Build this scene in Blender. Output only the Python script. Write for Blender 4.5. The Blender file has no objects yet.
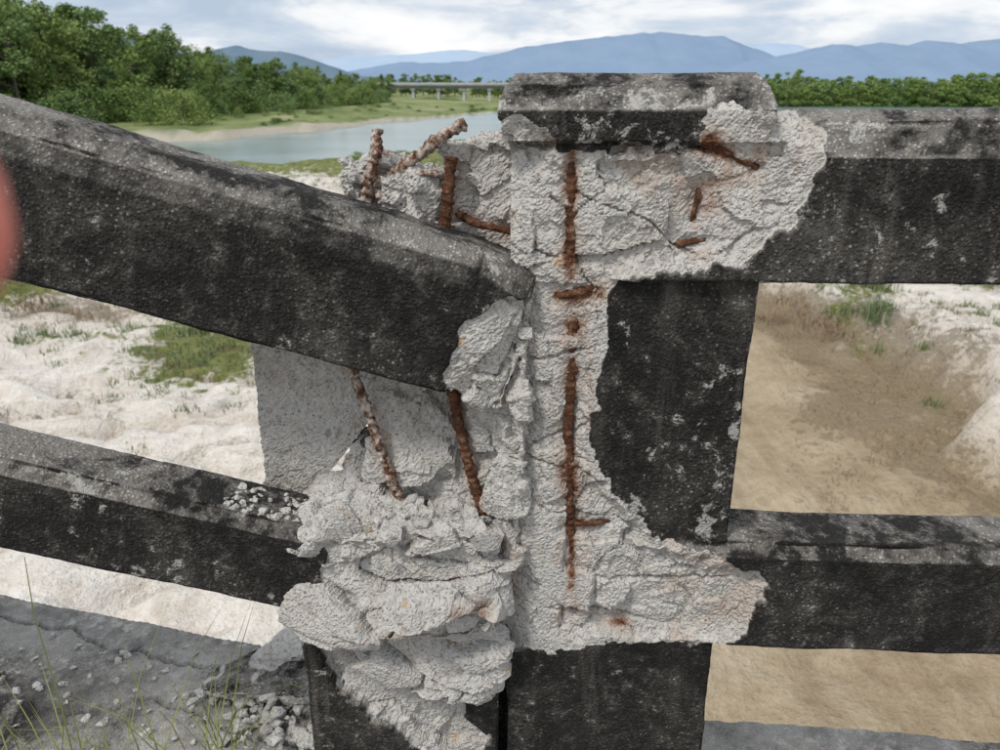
import bpy, bmesh, math, random
import numpy as np
from mathutils import Vector, Matrix, Euler

random.seed(7); rng = np.random.default_rng(7)
scene = bpy.context.scene
try:
    scene.view_settings.view_transform = 'Standard'; scene.view_settings.look = 'None'
    scene.view_settings.exposure = 0
except Exception: pass

# ------------------------------------------------------------ numpy noise
M32 = 0xffffffff
def hsh(ix, iy, iz, seed):
    h = (ix*374761393 + iy*668265263 + iz*1274126177 + seed*974711) & M32
    h = ((h ^ (h >> 13))*1103515245 + 12345) & M32
    h = (h ^ (h >> 16)); h = (h*668265263) & M32; h ^= h >> 15
    return h/float(M32)
def vnoise(P, scale, seed=0):
    Q = P*scale; I = np.floor(Q).astype(np.int64); F = Q-I
    F = F*F*F*(F*(F*6-15)+10); r = 0
    for a in (0, 1):
        wx = F[:, 0] if a else 1-F[:, 0]
        for b in (0, 1):
            wy = F[:, 1] if b else 1-F[:, 1]
            for c in (0, 1):
                wz = F[:, 2] if c else 1-F[:, 2]
                r = r + wx*wy*wz*hsh(I[:, 0]+a, I[:, 1]+b, I[:, 2]+c, seed)
    return r*2-1
def fbm(P, scale, octv=4, seed=0):
    r = 0; a = 1; t = 0
    for o in range(octv):
        r = r + a*vnoise(P+o*3.17, scale*2**o, seed+o); t += a; a *= .5
    return r/t*1.5
def facet(P, scale, seed=0, slope=1.2):
    Q = P*scale; I = np.floor(Q).astype(np.int64)
    n = len(P); F1 = np.full(n, 9.); F2 = np.full(n, 9.); val = np.zeros(n)
    for a in (-1, 0, 1):
        for b in (-1, 0, 1):
            for c in (-1, 0, 1):
                x, y, z = I[:, 0]+a, I[:, 1]+b, I[:, 2]+c
                dx = Q[:, 0]-x-hsh(x, y, z, seed+1); dy = Q[:, 1]-y-hsh(x, y, z, seed+2); dz = Q[:, 2]-z-hsh(x, y, z, seed+3)
                d = np.sqrt(dx*dx+dy*dy+dz*dz)
                v = (hsh(x, y, z, seed+4)*2-1) + slope*(dx*(hsh(x, y, z, seed+5)*2-1)+dy*(hsh(x, y, z, seed+6)*2-1)+dz*(hsh(x, y, z, seed+7)*2-1))
                m = d < F1
                F2 = np.where(m, F1, np.minimum(F2, d)); val = np.where(m, v, val); F1 = np.where(m, d, F1)
    return val, F2-F1
def sstep(a, b, x):
    t = np.clip((x-a)/(b-a), 0, 1); return t*t*(3-2*t)
def poly_sd(x, z, poly):
    poly = np.array(poly, float); n = len(poly); d = np.full(len(x), 1e9); ins = np.zeros(len(x), bool)
    for i in range(n):
        ax, az = poly[i]; bx, bz = poly[(i+1) % n]
        ex, ez = bx-ax, bz-az; t = np.clip(((x-ax)*ex+(z-az)*ez)/(ex*ex+ez*ez+1e-12), 0, 1)
        d = np.minimum(d, np.hypot(x-ax-t*ex, z-az-t*ez))
        c = ((az > z) != (bz > z)) & (x < (bx-ax)*(z-az)/((bz-az) if abs(bz-az) > 1e-12 else 1e-12)+ax)
        ins ^= c
    return np.where(ins, d, -d)
def seg_dist(P2, segs):
    d = np.full(len(P2), 9.)
    for (ax, az, bx, bz) in segs:
        ex, ez = bx-ax, bz-az; t = np.clip(((P2[:, 0]-ax)*ex+(P2[:, 1]-az)*ez)/(ex*ex+ez*ez), 0, 1)
        d = np.minimum(d, np.hypot(P2[:, 0]-ax-t*ex, P2[:, 1]-az-t*ez))
    return d

# ------------------------------------------------------------ node helpers
class NT:
    def __init__(s, name, world=False):
        if world:
            s.t = name.node_tree
        else:
            s.m = bpy.data.materials.new(name); s.m.use_nodes = True; s.t = s.m.node_tree
        s.t.nodes.clear()
    def n(s, typ, ins=None, **kw):
        nd = s.t.nodes.new(typ)
        for k, v in kw.items(): setattr(nd, k, v)
        if ins:
            for k, v in ins.items():
                sock = nd.inputs[k]
                if isinstance(v, bpy.types.NodeSocket): s.t.links.new(v, sock)
                else: sock.default_value = v
        return nd
    def noise(s, vec, scale, detail=4, rough=.55, dist=0):
        return s.n('ShaderNodeTexNoise', {'Vector': vec, 'Scale': scale, 'Detail': detail, 'Roughness': rough, 'Distortion': dist}).outputs['Fac']
    def ramp(s, fac, stops, interp='LINEAR'):
        nd = s.n('ShaderNodeValToRGB', {'Fac': fac}); cr = nd.color_ramp; cr.interpolation = interp
        while len(cr.elements) > 1: cr.elements.remove(cr.elements[-1])
        first = True
        for p, c in stops:
            if isinstance(c, (int, float)): c = (c, c, c)
            if first: e = cr.elements[0]; e.position = p; first = False
            else: e = cr.elements.new(p)
            e.color = (c[0], c[1], c[2], 1)
        return nd.outputs['Color']
    def mix(s, fac, a, b, mode='MIX'):
        nd = s.n('ShaderNodeMix', data_type='RGBA', blend_type=mode)
        for sock, v in ((nd.inputs[0], fac), (nd.inputs[6], a), (nd.inputs[7], b)):
            if isinstance(v, bpy.types.NodeSocket): s.t.links.new(v, sock)
            elif isinstance(v, (tuple, list)): sock.default_value = (v[0], v[1], v[2], 1)
            else: sock.default_value = v
        return nd.outputs[2]
    def math(s, op, a, b=0., c=0., clamp=False):
        nd = s.n('ShaderNodeMath', operation=op, use_clamp=clamp)
        for i, v in enumerate((a, b, c)):
            if isinstance(v, bpy.types.NodeSocket): s.t.links.new(v, nd.inputs[i])
            else: nd.inputs[i].default_value = v
        return nd.outputs[0]
    def attr(s, name): return s.n('ShaderNodeAttribute', attribute_name=name).outputs['Fac']
    def obj(s): return s.n('ShaderNodeTexCoord').outputs['Object']
    def finish(s, color, rough=.9, bump=None, bstr=.5, bdist=.01, spec=.3, **extra):
        b = s.n('ShaderNodeBsdfPrincipled'); o = s.n('ShaderNodeOutputMaterial')
        for k, v in (('Base Color', color), ('Roughness', rough), ('Specular IOR Level', spec)):
            if isinstance(v, bpy.types.NodeSocket): s.t.links.new(v, b.inputs[k])
            elif isinstance(v, tuple): b.inputs[k].default_value = (v[0], v[1], v[2], 1)
            else: b.inputs[k].default_value = v
        for k, v in extra.items():
            b.inputs[k.replace('_', ' ')].default_value = v
        if bump is not None:
            bn = s.n('ShaderNodeBump', {'Height': bump, 'Strength': bstr, 'Distance': bdist})
            s.t.links.new(bn.outputs[0], b.inputs['Normal'])
        s.t.links.new(b.outputs[0], o.inputs[0]); return s.m

# ------------------------------------------------------------ materials
def concrete_material():
    g = NT('weathered_and_broken_concrete'); v = g.obj()
    dm, ru, li = g.attr('dmg'), g.attr('rust'), g.attr('lite')
    big = g.noise(v, 8, 3, .6); mid = g.noise(v, 55, 4, .68); fine = g.noise(v, 260, 2, .7)
    # fresh break
    c = g.ramp(big, [(.3, (.36, .32, .275)), (.42, (.46, .43, .385)), (.52, (.50, .49, .47)), (.68, (.61, .60, .58))])
    c = g.mix(.42, c, g.ramp(mid, [(.3, (.21, .18, .15)), (.48, (.46, .44, .40)), (.66, (.65, .635, .61))]))
    c = g.mix(.34, c, g.ramp(fine, [(.3, (.25, .23, .205)), (.5, (.51, .495, .465)), (.7, (.67, .665, .64))]))
    vor = g.n('ShaderNodeTexVoronoi', {'Vector': v, 'Scale': 85., 'Randomness': 1.})
    sep = g.n('ShaderNodeSeparateColor', {'Color': vor.outputs['Color']})
    st = g.math('MULTIPLY', g.math('GREATER_THAN', sep.outputs[0], .88), g.math('LESS_THAN', vor.outputs['Distance'], .42))
    stc = g.ramp(sep.outputs[1], [(.0, (.22, .22, .225)), (.3, (.38, .30, .25)), (.5, (.46, .42, .38)), (.7, (.30, .29, .285)), (.95, (.50, .31, .14)), (1, (.5, .47, .43))], 'CONSTANT')
    c = g.mix(g.math('MULTIPLY', st, .6), c, stc)
    vp = g.n('ShaderNodeTexVoronoi', {'Vector': v, 'Scale': 240.})
    sp = g.n('ShaderNodeSeparateColor', {'Color': vp.outputs['Color']})
    dk = g.math('MULTIPLY', g.math('GREATER_THAN', sp.outputs[0], .88), g.math('LESS_THAN', vp.outputs['Distance'], .45))
    c = g.mix(g.math('MULTIPLY', dk, .5), c, (.16, .145, .13))
    grime = g.ramp(big, [(.44, 0), (.6, 1)])
    c = g.mix(g.math('MULTIPLY', g.ramp(mid, [(.48, 0), (.66, 1)]), g.math('MULTIPLY', grime, .45)), c, (.30, .23, .16))
    # black weathered skin: mould in patches over grey-brown mortar
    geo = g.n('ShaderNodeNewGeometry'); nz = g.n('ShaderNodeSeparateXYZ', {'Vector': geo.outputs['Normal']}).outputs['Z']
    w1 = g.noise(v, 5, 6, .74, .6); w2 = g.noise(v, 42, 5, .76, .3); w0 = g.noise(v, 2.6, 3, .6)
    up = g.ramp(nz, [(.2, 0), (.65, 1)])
    w = g.ramp(w1, [(.38, (.011, .0105, .010)), (.49, (.021, .020, .018)), (.56, (.050, .047, .041)), (.63, (.12, .112, .10)), (.73, (.24, .225, .20))])
    w = g.mix(g.ramp(w1, [(.4, .25), (.6, .55)]), w, g.ramp(w2, [(.42, (.010, .0095, .009)), (.54, (.030, .028, .025)), (.62, (.12, .113, .10)), (.72, (.32, .31, .285))]))
    peb = g.ramp(vp.outputs['Distance'], [(.25, 1), (.5, 0)])
    pebc = g.ramp(sp.outputs[0], [(0, (.11, .10, .09)), (.35, (.27, .25, .22)), (.6, (.42, .39, .36)), (.8, (.34, .27, .22)), (1, (.58, .56, .53))])
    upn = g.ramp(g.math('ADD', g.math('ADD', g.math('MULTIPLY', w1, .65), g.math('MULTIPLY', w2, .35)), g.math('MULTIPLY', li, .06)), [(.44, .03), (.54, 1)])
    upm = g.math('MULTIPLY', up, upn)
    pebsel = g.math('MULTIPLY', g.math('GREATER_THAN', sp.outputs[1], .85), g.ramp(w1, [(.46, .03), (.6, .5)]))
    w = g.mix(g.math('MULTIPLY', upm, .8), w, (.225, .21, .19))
    w = g.mix(g.math('MULTIPLY', peb, g.math('ADD', pebsel, g.math('MULTIPLY', upm, .85), clamp=True)), w, pebc)
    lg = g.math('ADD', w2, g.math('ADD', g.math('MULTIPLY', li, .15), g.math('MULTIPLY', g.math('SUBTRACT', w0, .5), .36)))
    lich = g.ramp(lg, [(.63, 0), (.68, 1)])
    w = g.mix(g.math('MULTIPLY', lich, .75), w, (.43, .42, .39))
    w = g.mix(g.math('MULTIPLY', g.ramp(fine, [(.57, 0), (.70, 1)]), g.ramp(w1, [(.4, .10), (.6, .5)])), w, (.24, .225, .20))
    scr = g.ramp(g.noise(g.n('ShaderNodeMapping', {'Vector': v, 'Scale': (30., 30., 3.2)}).outputs[0], 1, 4, .7), [(.54, 0), (.68, 1)])
    w = g.mix(g.math('MULTIPLY', scr, g.ramp(w0, [(.42, .04), (.6, .42)])), w, (.19, .172, .15))
    dmm = g.ramp(dm, [(.35, 0), (.65, 1)])
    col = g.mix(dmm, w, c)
    rf = g.math('MULTIPLY', ru, g.ramp(mid, [(.35, .3), (.58, 1.15)]), clamp=True)
    rc = g.ramp(rf, [(.15, (.46, .31, .20)), (.45, (.25, .12, .06)), (.85, (.11, .042, .024))])
    col = g.mix(g.math('MULTIPLY', rf, 1.35, clamp=True), col, g.mix(.35, rc, g.ramp(fine, [(.35, (.09, .035, .02)), (.65, (.30, .15, .075))])))
    b = g.math('ADD', g.math('MULTIPLY', fine, .55), g.math('MULTIPLY', mid, g.math('ADD', g.math('MULTIPLY', dmm, .55), .24)))
    b = g.math('ADD', b, g.math('MULTIPLY', peb, .25))
    return g.finish(col, .93, b, .8, .006, .2)
CONC = concrete_material()

def rust_material():
    g = NT('rusty_steel'); v = g.obj(); a = g.noise(v, 90, 4, .7); b = g.noise(v, 500, 2, .7)
    c = g.ramp(a, [(.3, (.030, .014, .010)), (.46, (.085, .033, .019)), (.57, (.17, .075, .04)), (.69, (.34, .24, .17))])
    return g.finish(g.mix(.3, c, g.ramp(b, [(.3, (.025, .014, .01)), (.7, (.24, .13, .075))])), .95, g.math('ADD', a, b), .9, .004, .15)
RUST = rust_material()
def rust_grey():
    g = NT('mortar_coated_steel'); v = g.obj(); a = g.noise(v, 110, 4, .7)
    c = g.ramp(a, [(.40, (.085, .038, .024)), (.50, (.26, .18, .135)), (.61, (.49, .45, .405))])
    return g.finish(c, .95, a, .8, .003, .15)
RUSTG = rust_grey()

def ground_material():
    g = NT('sand_and_grass'); v = g.obj(); wet, gr, far, br = g.attr('wet'), g.attr('green'), g.attr('far'), g.attr('brush')
    n1 = g.noise(v, .6, 4, .65); n2 = g.noise(v, 4, 5, .74); n3 = g.noise(v, 22, 3, .7)
    dry = g.ramp(n2, [(.3, (.50, .43, .355)), (.44, (.67, .61, .54)), (.66, (.80, .765, .71))])
    dry = g.mix(.34, dry, g.ramp(n1, [(.35, (.44, .355, .27)), (.52, (.75, .70, .63))]))
    wt = g.ramp(n1, [(.3, (.29, .22, .14)), (.5, (.40, .315, .21)), (.7, (.54, .455, .34))])
    wt = g.mix(.45, wt, g.ramp(n2, [(.3, (.21, .155, .095)), (.5, (.39, .31, .205)), (.7, (.54, .455, .34))]))
    sandc = g.mix(wet, dry, wt)
    st = g.ramp(g.noise(g.n('ShaderNodeMapping', {'Vector': v, 'Scale': (2.2, .25, 1.)}).outputs[0], 1.3, 5, .75), [(.48, 0), (.62, 1)])
    sandc = g.mix(g.math('MULTIPLY', st, g.math('ADD', g.math('MULTIPLY', wet, .28), .16)), sandc, (.25, .185, .115))
    peb = g.ramp(n3, [(.60, 0), (.68, 1)])
    sandc = g.mix(g.math('MULTIPLY', peb, g.math('ADD', g.math('MULTIPLY', wet, .25), .28)), sandc, (.21, .16, .11))
    bm_ = g.ramp(g.math('ADD', br, g.math('MULTIPLY', g.math('SUBTRACT', n2, .5), 1.8)), [(.42, 0), (.62, 1)])
    sandc = g.mix(g.math('MULTIPLY', bm_, .75), sandc, g.ramp(n3, [(.3, (.12, .09, .055)), (.7, (.27, .21, .125))]))
    sandc = g.mix(g.math('MULTIPLY', far, .7), sandc, (.36, .315, .235))
    green = g.ramp(n2, [(.3, (.08, .10, .03)), (.5, (.16, .18, .055)), (.7, (.28, .27, .12))])
    fn = g.noise(g.n('ShaderNodeMapping', {'Vector': v, 'Scale': (.10, .045, .1)}).outputs[0], 1., 6, .72)
    greenf = g.ramp(fn, [(.34, (.085, .12, .04)), (.46, (.16, .20, .075)), (.54, (.23, .25, .105)), (.64, (.32, .30, .18))])
    green = g.mix(far, green, greenf)
    gm = g.ramp(g.math('ADD', gr, g.math('MULTIPLY', g.math('SUBTRACT', g.noise(v, 2.2, 5, .75), .5), 1.7)), [(.45, 0), (.62, 1)])
    gm = g.mix(far, gm, gr)
    col = g.mix(gm, sandc, green)
    b = g.math('ADD', g.math('MULTIPLY', n3, .2), g.math('ADD', n2, g.math('MULTIPLY', n1, .5)))
    return g.finish(col, .95, b, .85, .17, .15)

def simple(name, stops, scale, rough=.9, bstr=.3, bdist=.01, spec=.2):
    g = NT(name); n = g.noise(g.obj(), scale, 5, .65)
    return g.finish(g.ramp(n, stops), rough, n, bstr, bdist, spec)

def leaf_material(name, dark, lite):
    g = NT(name); v = g.obj(); oi = g.n('ShaderNodeObjectInfo').outputs['Random']
    n = g.noise(v, .6, 2, .6)
    c = g.ramp(n, [(.38, dark), (.60, lite)])
    c2 = g.ramp(oi, [(0, tuple(x*.7 for x in dark)), (.35, lite), (.7, (lite[0]*1.4, lite[1]*1.2, lite[2]*1.2)), (1, (lite[0]*.8, lite[1]*.95, lite[2]*1.6))])
    c = g.mix(.5, c, c2)
    return g.finish(c, .75, None, spec=.15)
LEAF = leaf_material('tree_leaves', (.08, .135, .04), (.20, .285, .085))
LEAFY = leaf_material('plantation_leaves', (.10, .175, .05), (.22, .32, .09))
GRASSM = leaf_material('grass_blades', (.08, .11, .03), (.21, .24, .085))
DRYG = leaf_material('dry_brush', (.09, .07, .04), (.25, .19, .12))
BARK = simple('bark', [(.3, (.08, .06, .045)), (.7, (.2, .17, .13))], 6)

# ------------------------------------------------------------ mesh helpers
def link(o, parent=None):
    scene.collection.objects.link(o)
    if parent is not None: o.parent = parent
    return o
def empty(name, loc=(0, 0, 0)):
    e = bpy.data.objects.new(name, None); e.location = loc; e.empty_display_size = .1; return link(e)
def mesh_np(name, co, faces, mat, smooth=True, attrs=None, parent=None):
    me = bpy.data.meshes.new(name)
    me.from_pydata(co.tolist() if hasattr(co, 'tolist') else co, [], faces.tolist() if hasattr(faces, 'tolist') else faces)
    me.materials.append(mat)
    me.polygons.foreach_set('use_smooth', [smooth]*len(me.polygons))
    for k, a in (attrs or {}).items():
        at = me.attributes.new(k, 'FLOAT', 'POINT'); at.data.foreach_set('value', np.asarray(a, dtype=np.float32))
    me.update(); o = bpy.data.objects.new(name, me); return link(o, parent)

def hull_into(bm, pts):
    vs = [bm.verts.new(p) for p in pts]
    r = bmesh.ops.convex_hull(bm, input=vs)
    dead = [e for e in r['geom_interior'] if isinstance(e, bmesh.types.BMVert)] + [e for e in r['geom_unused'] if isinstance(e, bmesh.types.BMVert)]
    if dead: bmesh.ops.delete(bm, geom=list(set(dead)), context='VERTS')
def box_pts(x0, x1, y0, y1, z0, z1): return [(x, y, z) for x in (x0, x1) for y in (y0, y1) for z in (z0, z1)]
def prism_x(prof, x0, x1): return [(x, y, z) for x in (x0, x1) for (y, z) in prof]
def prism_y(prof, y0, y1): return [(x, y, z) for y in (y0, y1) for (x, z) in prof]

def solid(name, hulls, voxel, shaper, parent=None, loc=(0, 0, 0), rot=(0, 0, 0), crisp=True):
    bm = bmesh.new()
    for h in hulls: hull_into(bm, h)
    bmesh.ops.recalc_face_normals(bm, faces=bm.faces[:])
    me = bpy.data.meshes.new(name+'_b'); bm.to_mesh(me); bm.free()
    o = bpy.data.objects.new(name, me); link(o)
    md = o.modifiers.new('r', 'REMESH'); md.mode = 'VOXEL'; md.voxel_size = voxel
    dg = bpy.context.evaluated_depsgraph_get(); dg.update()
    m2 = bpy.data.meshes.new_from_object(o.evaluated_get(dg)); o.modifiers.clear(); o.data = m2; m2.name = name
    n = len(m2.vertices); co = np.empty(n*3); m2.vertices.foreach_get('co', co); co = co.reshape(-1, 3)
    nr = np.empty(n*3); m2.vertices.foreach_get('normal', nr); nr = nr.reshape(-1, 3)
    res = shaper(co, nr); co2, dmg, rust = res[:3]; lite = res[3] if len(res) > 3 else np.zeros(n)
    dmg = np.asarray(dmg, dtype=float)
    hard = (dmg > .8)
    co2 = co2+rng.uniform(-1, 1, (n, 3))*(voxel*.24)*hard[:, None]
    m2.vertices.foreach_set('co', co2.ravel())
    for k, a in (('dmg', dmg), ('rust', rust), ('lite', lite)):
        at = m2.attributes.new(k, 'FLOAT', 'POINT'); at.data.foreach_set('value', np.asarray(a, dtype=np.float32))
    nl = len(m2.loops); npoly = len(m2.polygons); lv = np.empty(nl, dtype=np.int32); m2.loops.foreach_get('vertex_index', lv)
    ls = np.empty(npoly, dtype=np.int32); m2.polygons.foreach_get('loop_start', ls)
    sm = ~hard[lv[ls]] if crisp else np.ones(npoly, bool)
    m2.polygons.foreach_set('use_smooth', sm)
    m2.materials.clear(); m2.materials.append(CONC); m2.update()
    o.location = loc; o.rotation_euler = rot
    if parent is not None: o.parent = parent
    print(name, n); return o

def rough_break(P, seed, a=1.0):
    Wp = np.stack([vnoise(P, 40, seed+70), vnoise(P, 40, seed+71), vnoise(P, 40, seed+72)], 1)
    f1, e1 = facet(P+.005*Wp, 15, seed, 1.8); f2, e2 = facet(P+.3+.002*Wp, 40, seed+20, 1.7); f3, e3 = facet(P+.7, 105, seed+30, 1.6)
    n = fbm(P, 30, 3, seed+40)
    gate = .35+.65*sstep(-.2, .5, fbm(P, 9, 2, seed+45))
    crack = (1-sstep(.0, .05, e1))*(vnoise(P, 12, seed+60) > .1)
    return a*(.0056*f1+.0030*f2*gate+.0010*f3*gate+.0016*n) + .006*crack*a
def weather(P, seed):
    return .0016*fbm(P, 14, 4, seed)+.0004*fbm(P, 110, 2, seed+9)
def edge_wear(P, N, seed):
    ob = 1-np.max(np.abs(N), axis=1)
    return sstep(.05, .28, ob)*(.0015+.012*np.clip(fbm(P, 20, 4, seed), 0, 1))
def edge_lite(P, N, seed):
    ob = 1-np.max(np.abs(N), axis=1)
    return sstep(.03, .2, ob)*np.clip(.4+fbm(P, 9, 3, seed), 0, 1)*.9

# ============================================================ RIGHT RAILING (intact section)
right = empty('concrete_railing', (0, .75, 0)); right.rotation_euler = (0, 0, math.radians(-3))
DMG_R = [(-.05, -.03), (.018, -.026), (.045, -.040), (.06, -.053), (.12, -.055), (.185, -.050), (.192, -.026), (.206, -.015), (.27, -.015), (.30, -.040),
         (.304, -.08), (.296, -.113), (.264, -.138), (.236, -.163), (.20, -.178), (.127, -.182), (.112, -.204), (.109, -.259), (.103, -.34), (.112, -.388),
         (.126, -.43), (.148, -.468), (.205, -.495), (.250, -.516), (.308, -.514), (.316, -.547), (.294, -.575), (.298, -.628), (.243, -.636), (.172, -.637),
         (.124, -.645), (.075, -.652), (.025, -.655), (-.05, -.66)]
RUST_R = [(.069, -.06, .071, -.178), (.06, -.205, .10, -.20), (.077, -.21, .078, -.40), (.078, -.40, .088, -.47), (.078, -.481, .125, -.479),
          (.083, -.48, .086, -.60), (.188, -.05, .246, -.071), (.194, -.094, .190, -.126), (.180, -.147, .206, -.144), (.05, -.049, .20, -.047), (.083, -.60, .15, -.62)]
def shape_right(P, N):
    P = P.copy(); x, z = P[:, 0].copy(), P[:, 2].copy()
    P2 = np.stack([x, P[:, 1]*0, z], 1)
    sd = poly_sd(x, z, DMG_R)+.012*fbm(P2, 24, 4, 3)+.003*vnoise(P2, 170, 5)
    m = sstep(-.0015, .0015, sd)*(P[:, 1] < .11)
    ys = .019+rough_break(P2, 11, .85)+.010*vnoise(P2, 6, 77)-.006
    rd = seg_dist(np.stack([x, z], 1), RUST_R)
    lip = sstep(.0, .02, sd)
    ys = np.maximum(ys*(.35+.65*lip), .004)
    ys += .005*np.exp(-(rd/.009)**2)
    ys += .030*sstep(.05, -.01, x+.012*vnoise(P2, 14, 31))*(z < -.05)
    ck = np.abs(z+.0535+.004*vnoise(P2, 30, 55)+.0015*vnoise(P2, 120, 56)); ys += .016*(1-sstep(.0012, .004, ck))*(x < .20)*(x > .0)
    for (a, b, c, s) in ((-.27, .25, .030, 1), (-.40, -.3, .05, 2), (-.555, .12, .2, 3), (-.345, .6, .09, 4), (-.12, -.5, .13, 5), (-.60, -.2, .12, 6)):
        ck = np.abs(z-a-b*(x-c)+.010*vnoise(P2, 22, 155+s)+.002*vnoise(P2, 120, 156+s)); ys += .006*(1-sstep(.0006, .0028, ck))*sstep(.09, .05, np.abs(x-c))
    base = np.where(z > -.049, -.006, np.where((z < -.19) & (z > -.495), .004, .0))
    ynew = np.maximum(P[:, 1], ys+base)
    P[:, 1] = P[:, 1]*(1-m)+ynew*m
    P -= N*((edge_wear(P, N, 8)+weather(P, 2))*(1-m))[:, None]
    sides = (np.abs(N[:, 0]) > .5)*m
    P[:, 0] -= N[:, 0]*sides*(.004+.006*fbm(P, 30, 3, 90))
    top = (N[:, 2] > .5)*m; P[:, 2] -= top*(.004+.008*np.clip(fbm(P, 30, 4, 92), -1, 1))
    cluster = sstep(-.3, .35, fbm(P2, 22, 3, 61))
    drip = np.exp(-(np.minimum(np.abs(x-.076-.006*vnoise(P2, 8, 69)), np.abs(x-.088-.008*vnoise(P2, 9, 68)))/.011)**2)*sstep(-.66, -.55, z)*sstep(-.2, -.26, z)*sstep(.0, .5, fbm(P2*np.array([3, 1, .5]), 20, 3, 66))
    stain = .80*np.exp(-(rd/.0060)**2)*cluster + .32*np.exp(-(rd/.017)**2)*sstep(-.1, .5, fbm(P2, 30, 3, 62)) + .32*drip + .24*sstep(.45, .8, fbm(P2, 14, 4, 63))
    lite = edge_lite(P, N, 64)+1.2*np.exp(-((x-.238)/.022)**2)*sstep(-.52, -.46, z)*sstep(-.19, -.24, z)*(.5+.8*fbm(P2, 10, 3, 65)) + .6*sstep(-.03, -.012, sd)*np.clip(fbm(P2, 20, 3, 67)+.3, 0, 1) + .45*(z > -.05)*(x < .27)*sstep(-.3, .4, fbm(P2, 9, 3, 72))
    return P, m, np.clip(stain*m, 0, 1), np.clip(lite, 0, 1)
up_prof = [(.0, -.183), (.0, -.062), (.022, -.030), (.05, -.020), (.086, -.022), (.09, -.03), (.09, -.183)]
lo_prof = [(.0, -.632), (.0, -.505), (.012, -.490), (.078, -.488), (.088, -.497), (.088, -.632)]
XR = 1.55
cap = [(x, y, z) for (x, y, z) in
       [(a, b, -.050) for a in (.0, .257) for b in (.002, .168)] + [(a, b, -.020) for a in (-.002, .258) for b in (.0, .17)] +
       [(a, b, .002) for a in (.004, .253) for b in (.022, .16)] + [(a, b, .012) for a in (.012, .245) for b in (.045, .15)]]
solid('post_and_rails', [box_pts(.008, .262, .012, .16, -1.20, -.045), cap, prism_x(up_prof, .10, XR), prism_x(lo_prof, .10, XR)], .0024, shape_right, right)
def shape_plain(P, N):
    P = P.copy(); P -= N*(weather(P, 33)+edge_wear(P, N, 35))[:, None]; return P, np.zeros(len(P)), np.zeros(len(P))
solid('end_post', [box_pts(XR-.005, XR+.26, .012, .16, -1.20, -.03), box_pts(XR-.012, XR+.268, .002, .17, -.04, .012)], .006, shape_plain, right)

# ------------------------------------------------------------ rebar
def rebar(name, pts, r=.006, mat=RUST, parent=None, rib=.28, step=.0014):
    P = [Vector(p) for p in pts]; Q = [P[0]*2-P[1]]+P+[P[-1]*2-P[-2]]; path = []
    for i in range(1, len(Q)-2):
        L = (Q[i+1]-Q[i]).length; n = max(2, int(L/step))
        for k in range(n):
            t = k/n; a, b, c, d = Q[i-1], Q[i], Q[i+1], Q[i+2]
            path.append(.5*((2*b)+(c-a)*t+(2*a-5*b+4*c-d)*t*t+(3*b-a-3*c+d)*t**3))
    path.append(P[-1]); seg = 12; co = []; fs = []; s = 0.
    up = Vector((.3, .8, .1)).normalized()
    for i, p in enumerate(path):
        tdir = (path[min(i+1, len(path)-1)]-path[max(i-1, 0)]).normalized()
        u = up.cross(tdir).normalized(); w = tdir.cross(u)
        if i: s += (p-path[i-1]).length
        for k in range(seg):
            a = 2*math.pi*k/seg
            rr = 1+rib*max(0, math.sin(2*math.pi*(s/.0082)+1.6*math.sin(a)))**2 + .12*(abs(math.sin(a)) < .3)
            co.append(p+(u*math.cos(a)+w*math.sin(a))*r*rr)
    co = np.array([tuple(c) for c in co]); n = len(path)
    wob = (fbm(co, 60, 3, 5)*.30+fbm(co, 220, 2, 6)*.28)*r
    ax = np.repeat(np.array([tuple(p) for p in path]), seg, axis=0); d = co-ax; co = co+d/np.linalg.norm(d, axis=1)[:, None]*wob[:, None]
    for i in range(n-1):
        for k in range(seg):
            a = i*seg+k; b = i*seg+(k+1) % seg; fs.append((a, b, b+seg, a+seg))
    fs.append(tuple(range(seg))[::-1]); fs.append(tuple(range((n-1)*seg, n*seg)))
    return mesh_np(name, co, fs, mat, True, None, parent)
rebar('main_bar', [(.068, .030, -.052), (.069, .0215, -.075), (.071, .0205, -.13), (.073, .0225, -.185), (.076, .029, -.20), (.077, .024, -.24), (.076, .0225, -.30), (.075, .0215, -.36), (.077, .022, -.42), (.081, .0235, -.47), (.083, .029, -.53), (.086, .028, -.59), (.086, .034, -.62)], .0047, RUST, right)
rebar('stirrup_end', [(.185, .030, -.048), (.192, .018, -.052), (.22, .0145, -.061), (.246, .017, -.072), (.255, .030, -.078)], .0033, RUST, right, .05)
rebar('stirrup_stub', [(.195, .028, -.09), (.194, .018, -.10), (.191, .018, -.12), (.189, .030, -.13)], .0028, RUST, right, .05)
rebar('stirrup_low_stub', [(.176, .030, -.149), (.184, .019, -.147), (.204, .019, -.144), (.214, .028, -.142)], .0030, RUST, right, .05)
rebar('cross_tie', [(.05, .036, -.206), (.066, .020, -.203), (.085, .018, -.198), (.104, .027, -.196), (.11, .034, -.194)], .0038, RUST, right, .05)
rebar('lower_cross_tie', [(.07, .034, -.481), (.086, .022, -.480), (.11, .021, -.478), (.13, .030, -.477)], .0030, RUST, right, .05)

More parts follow.
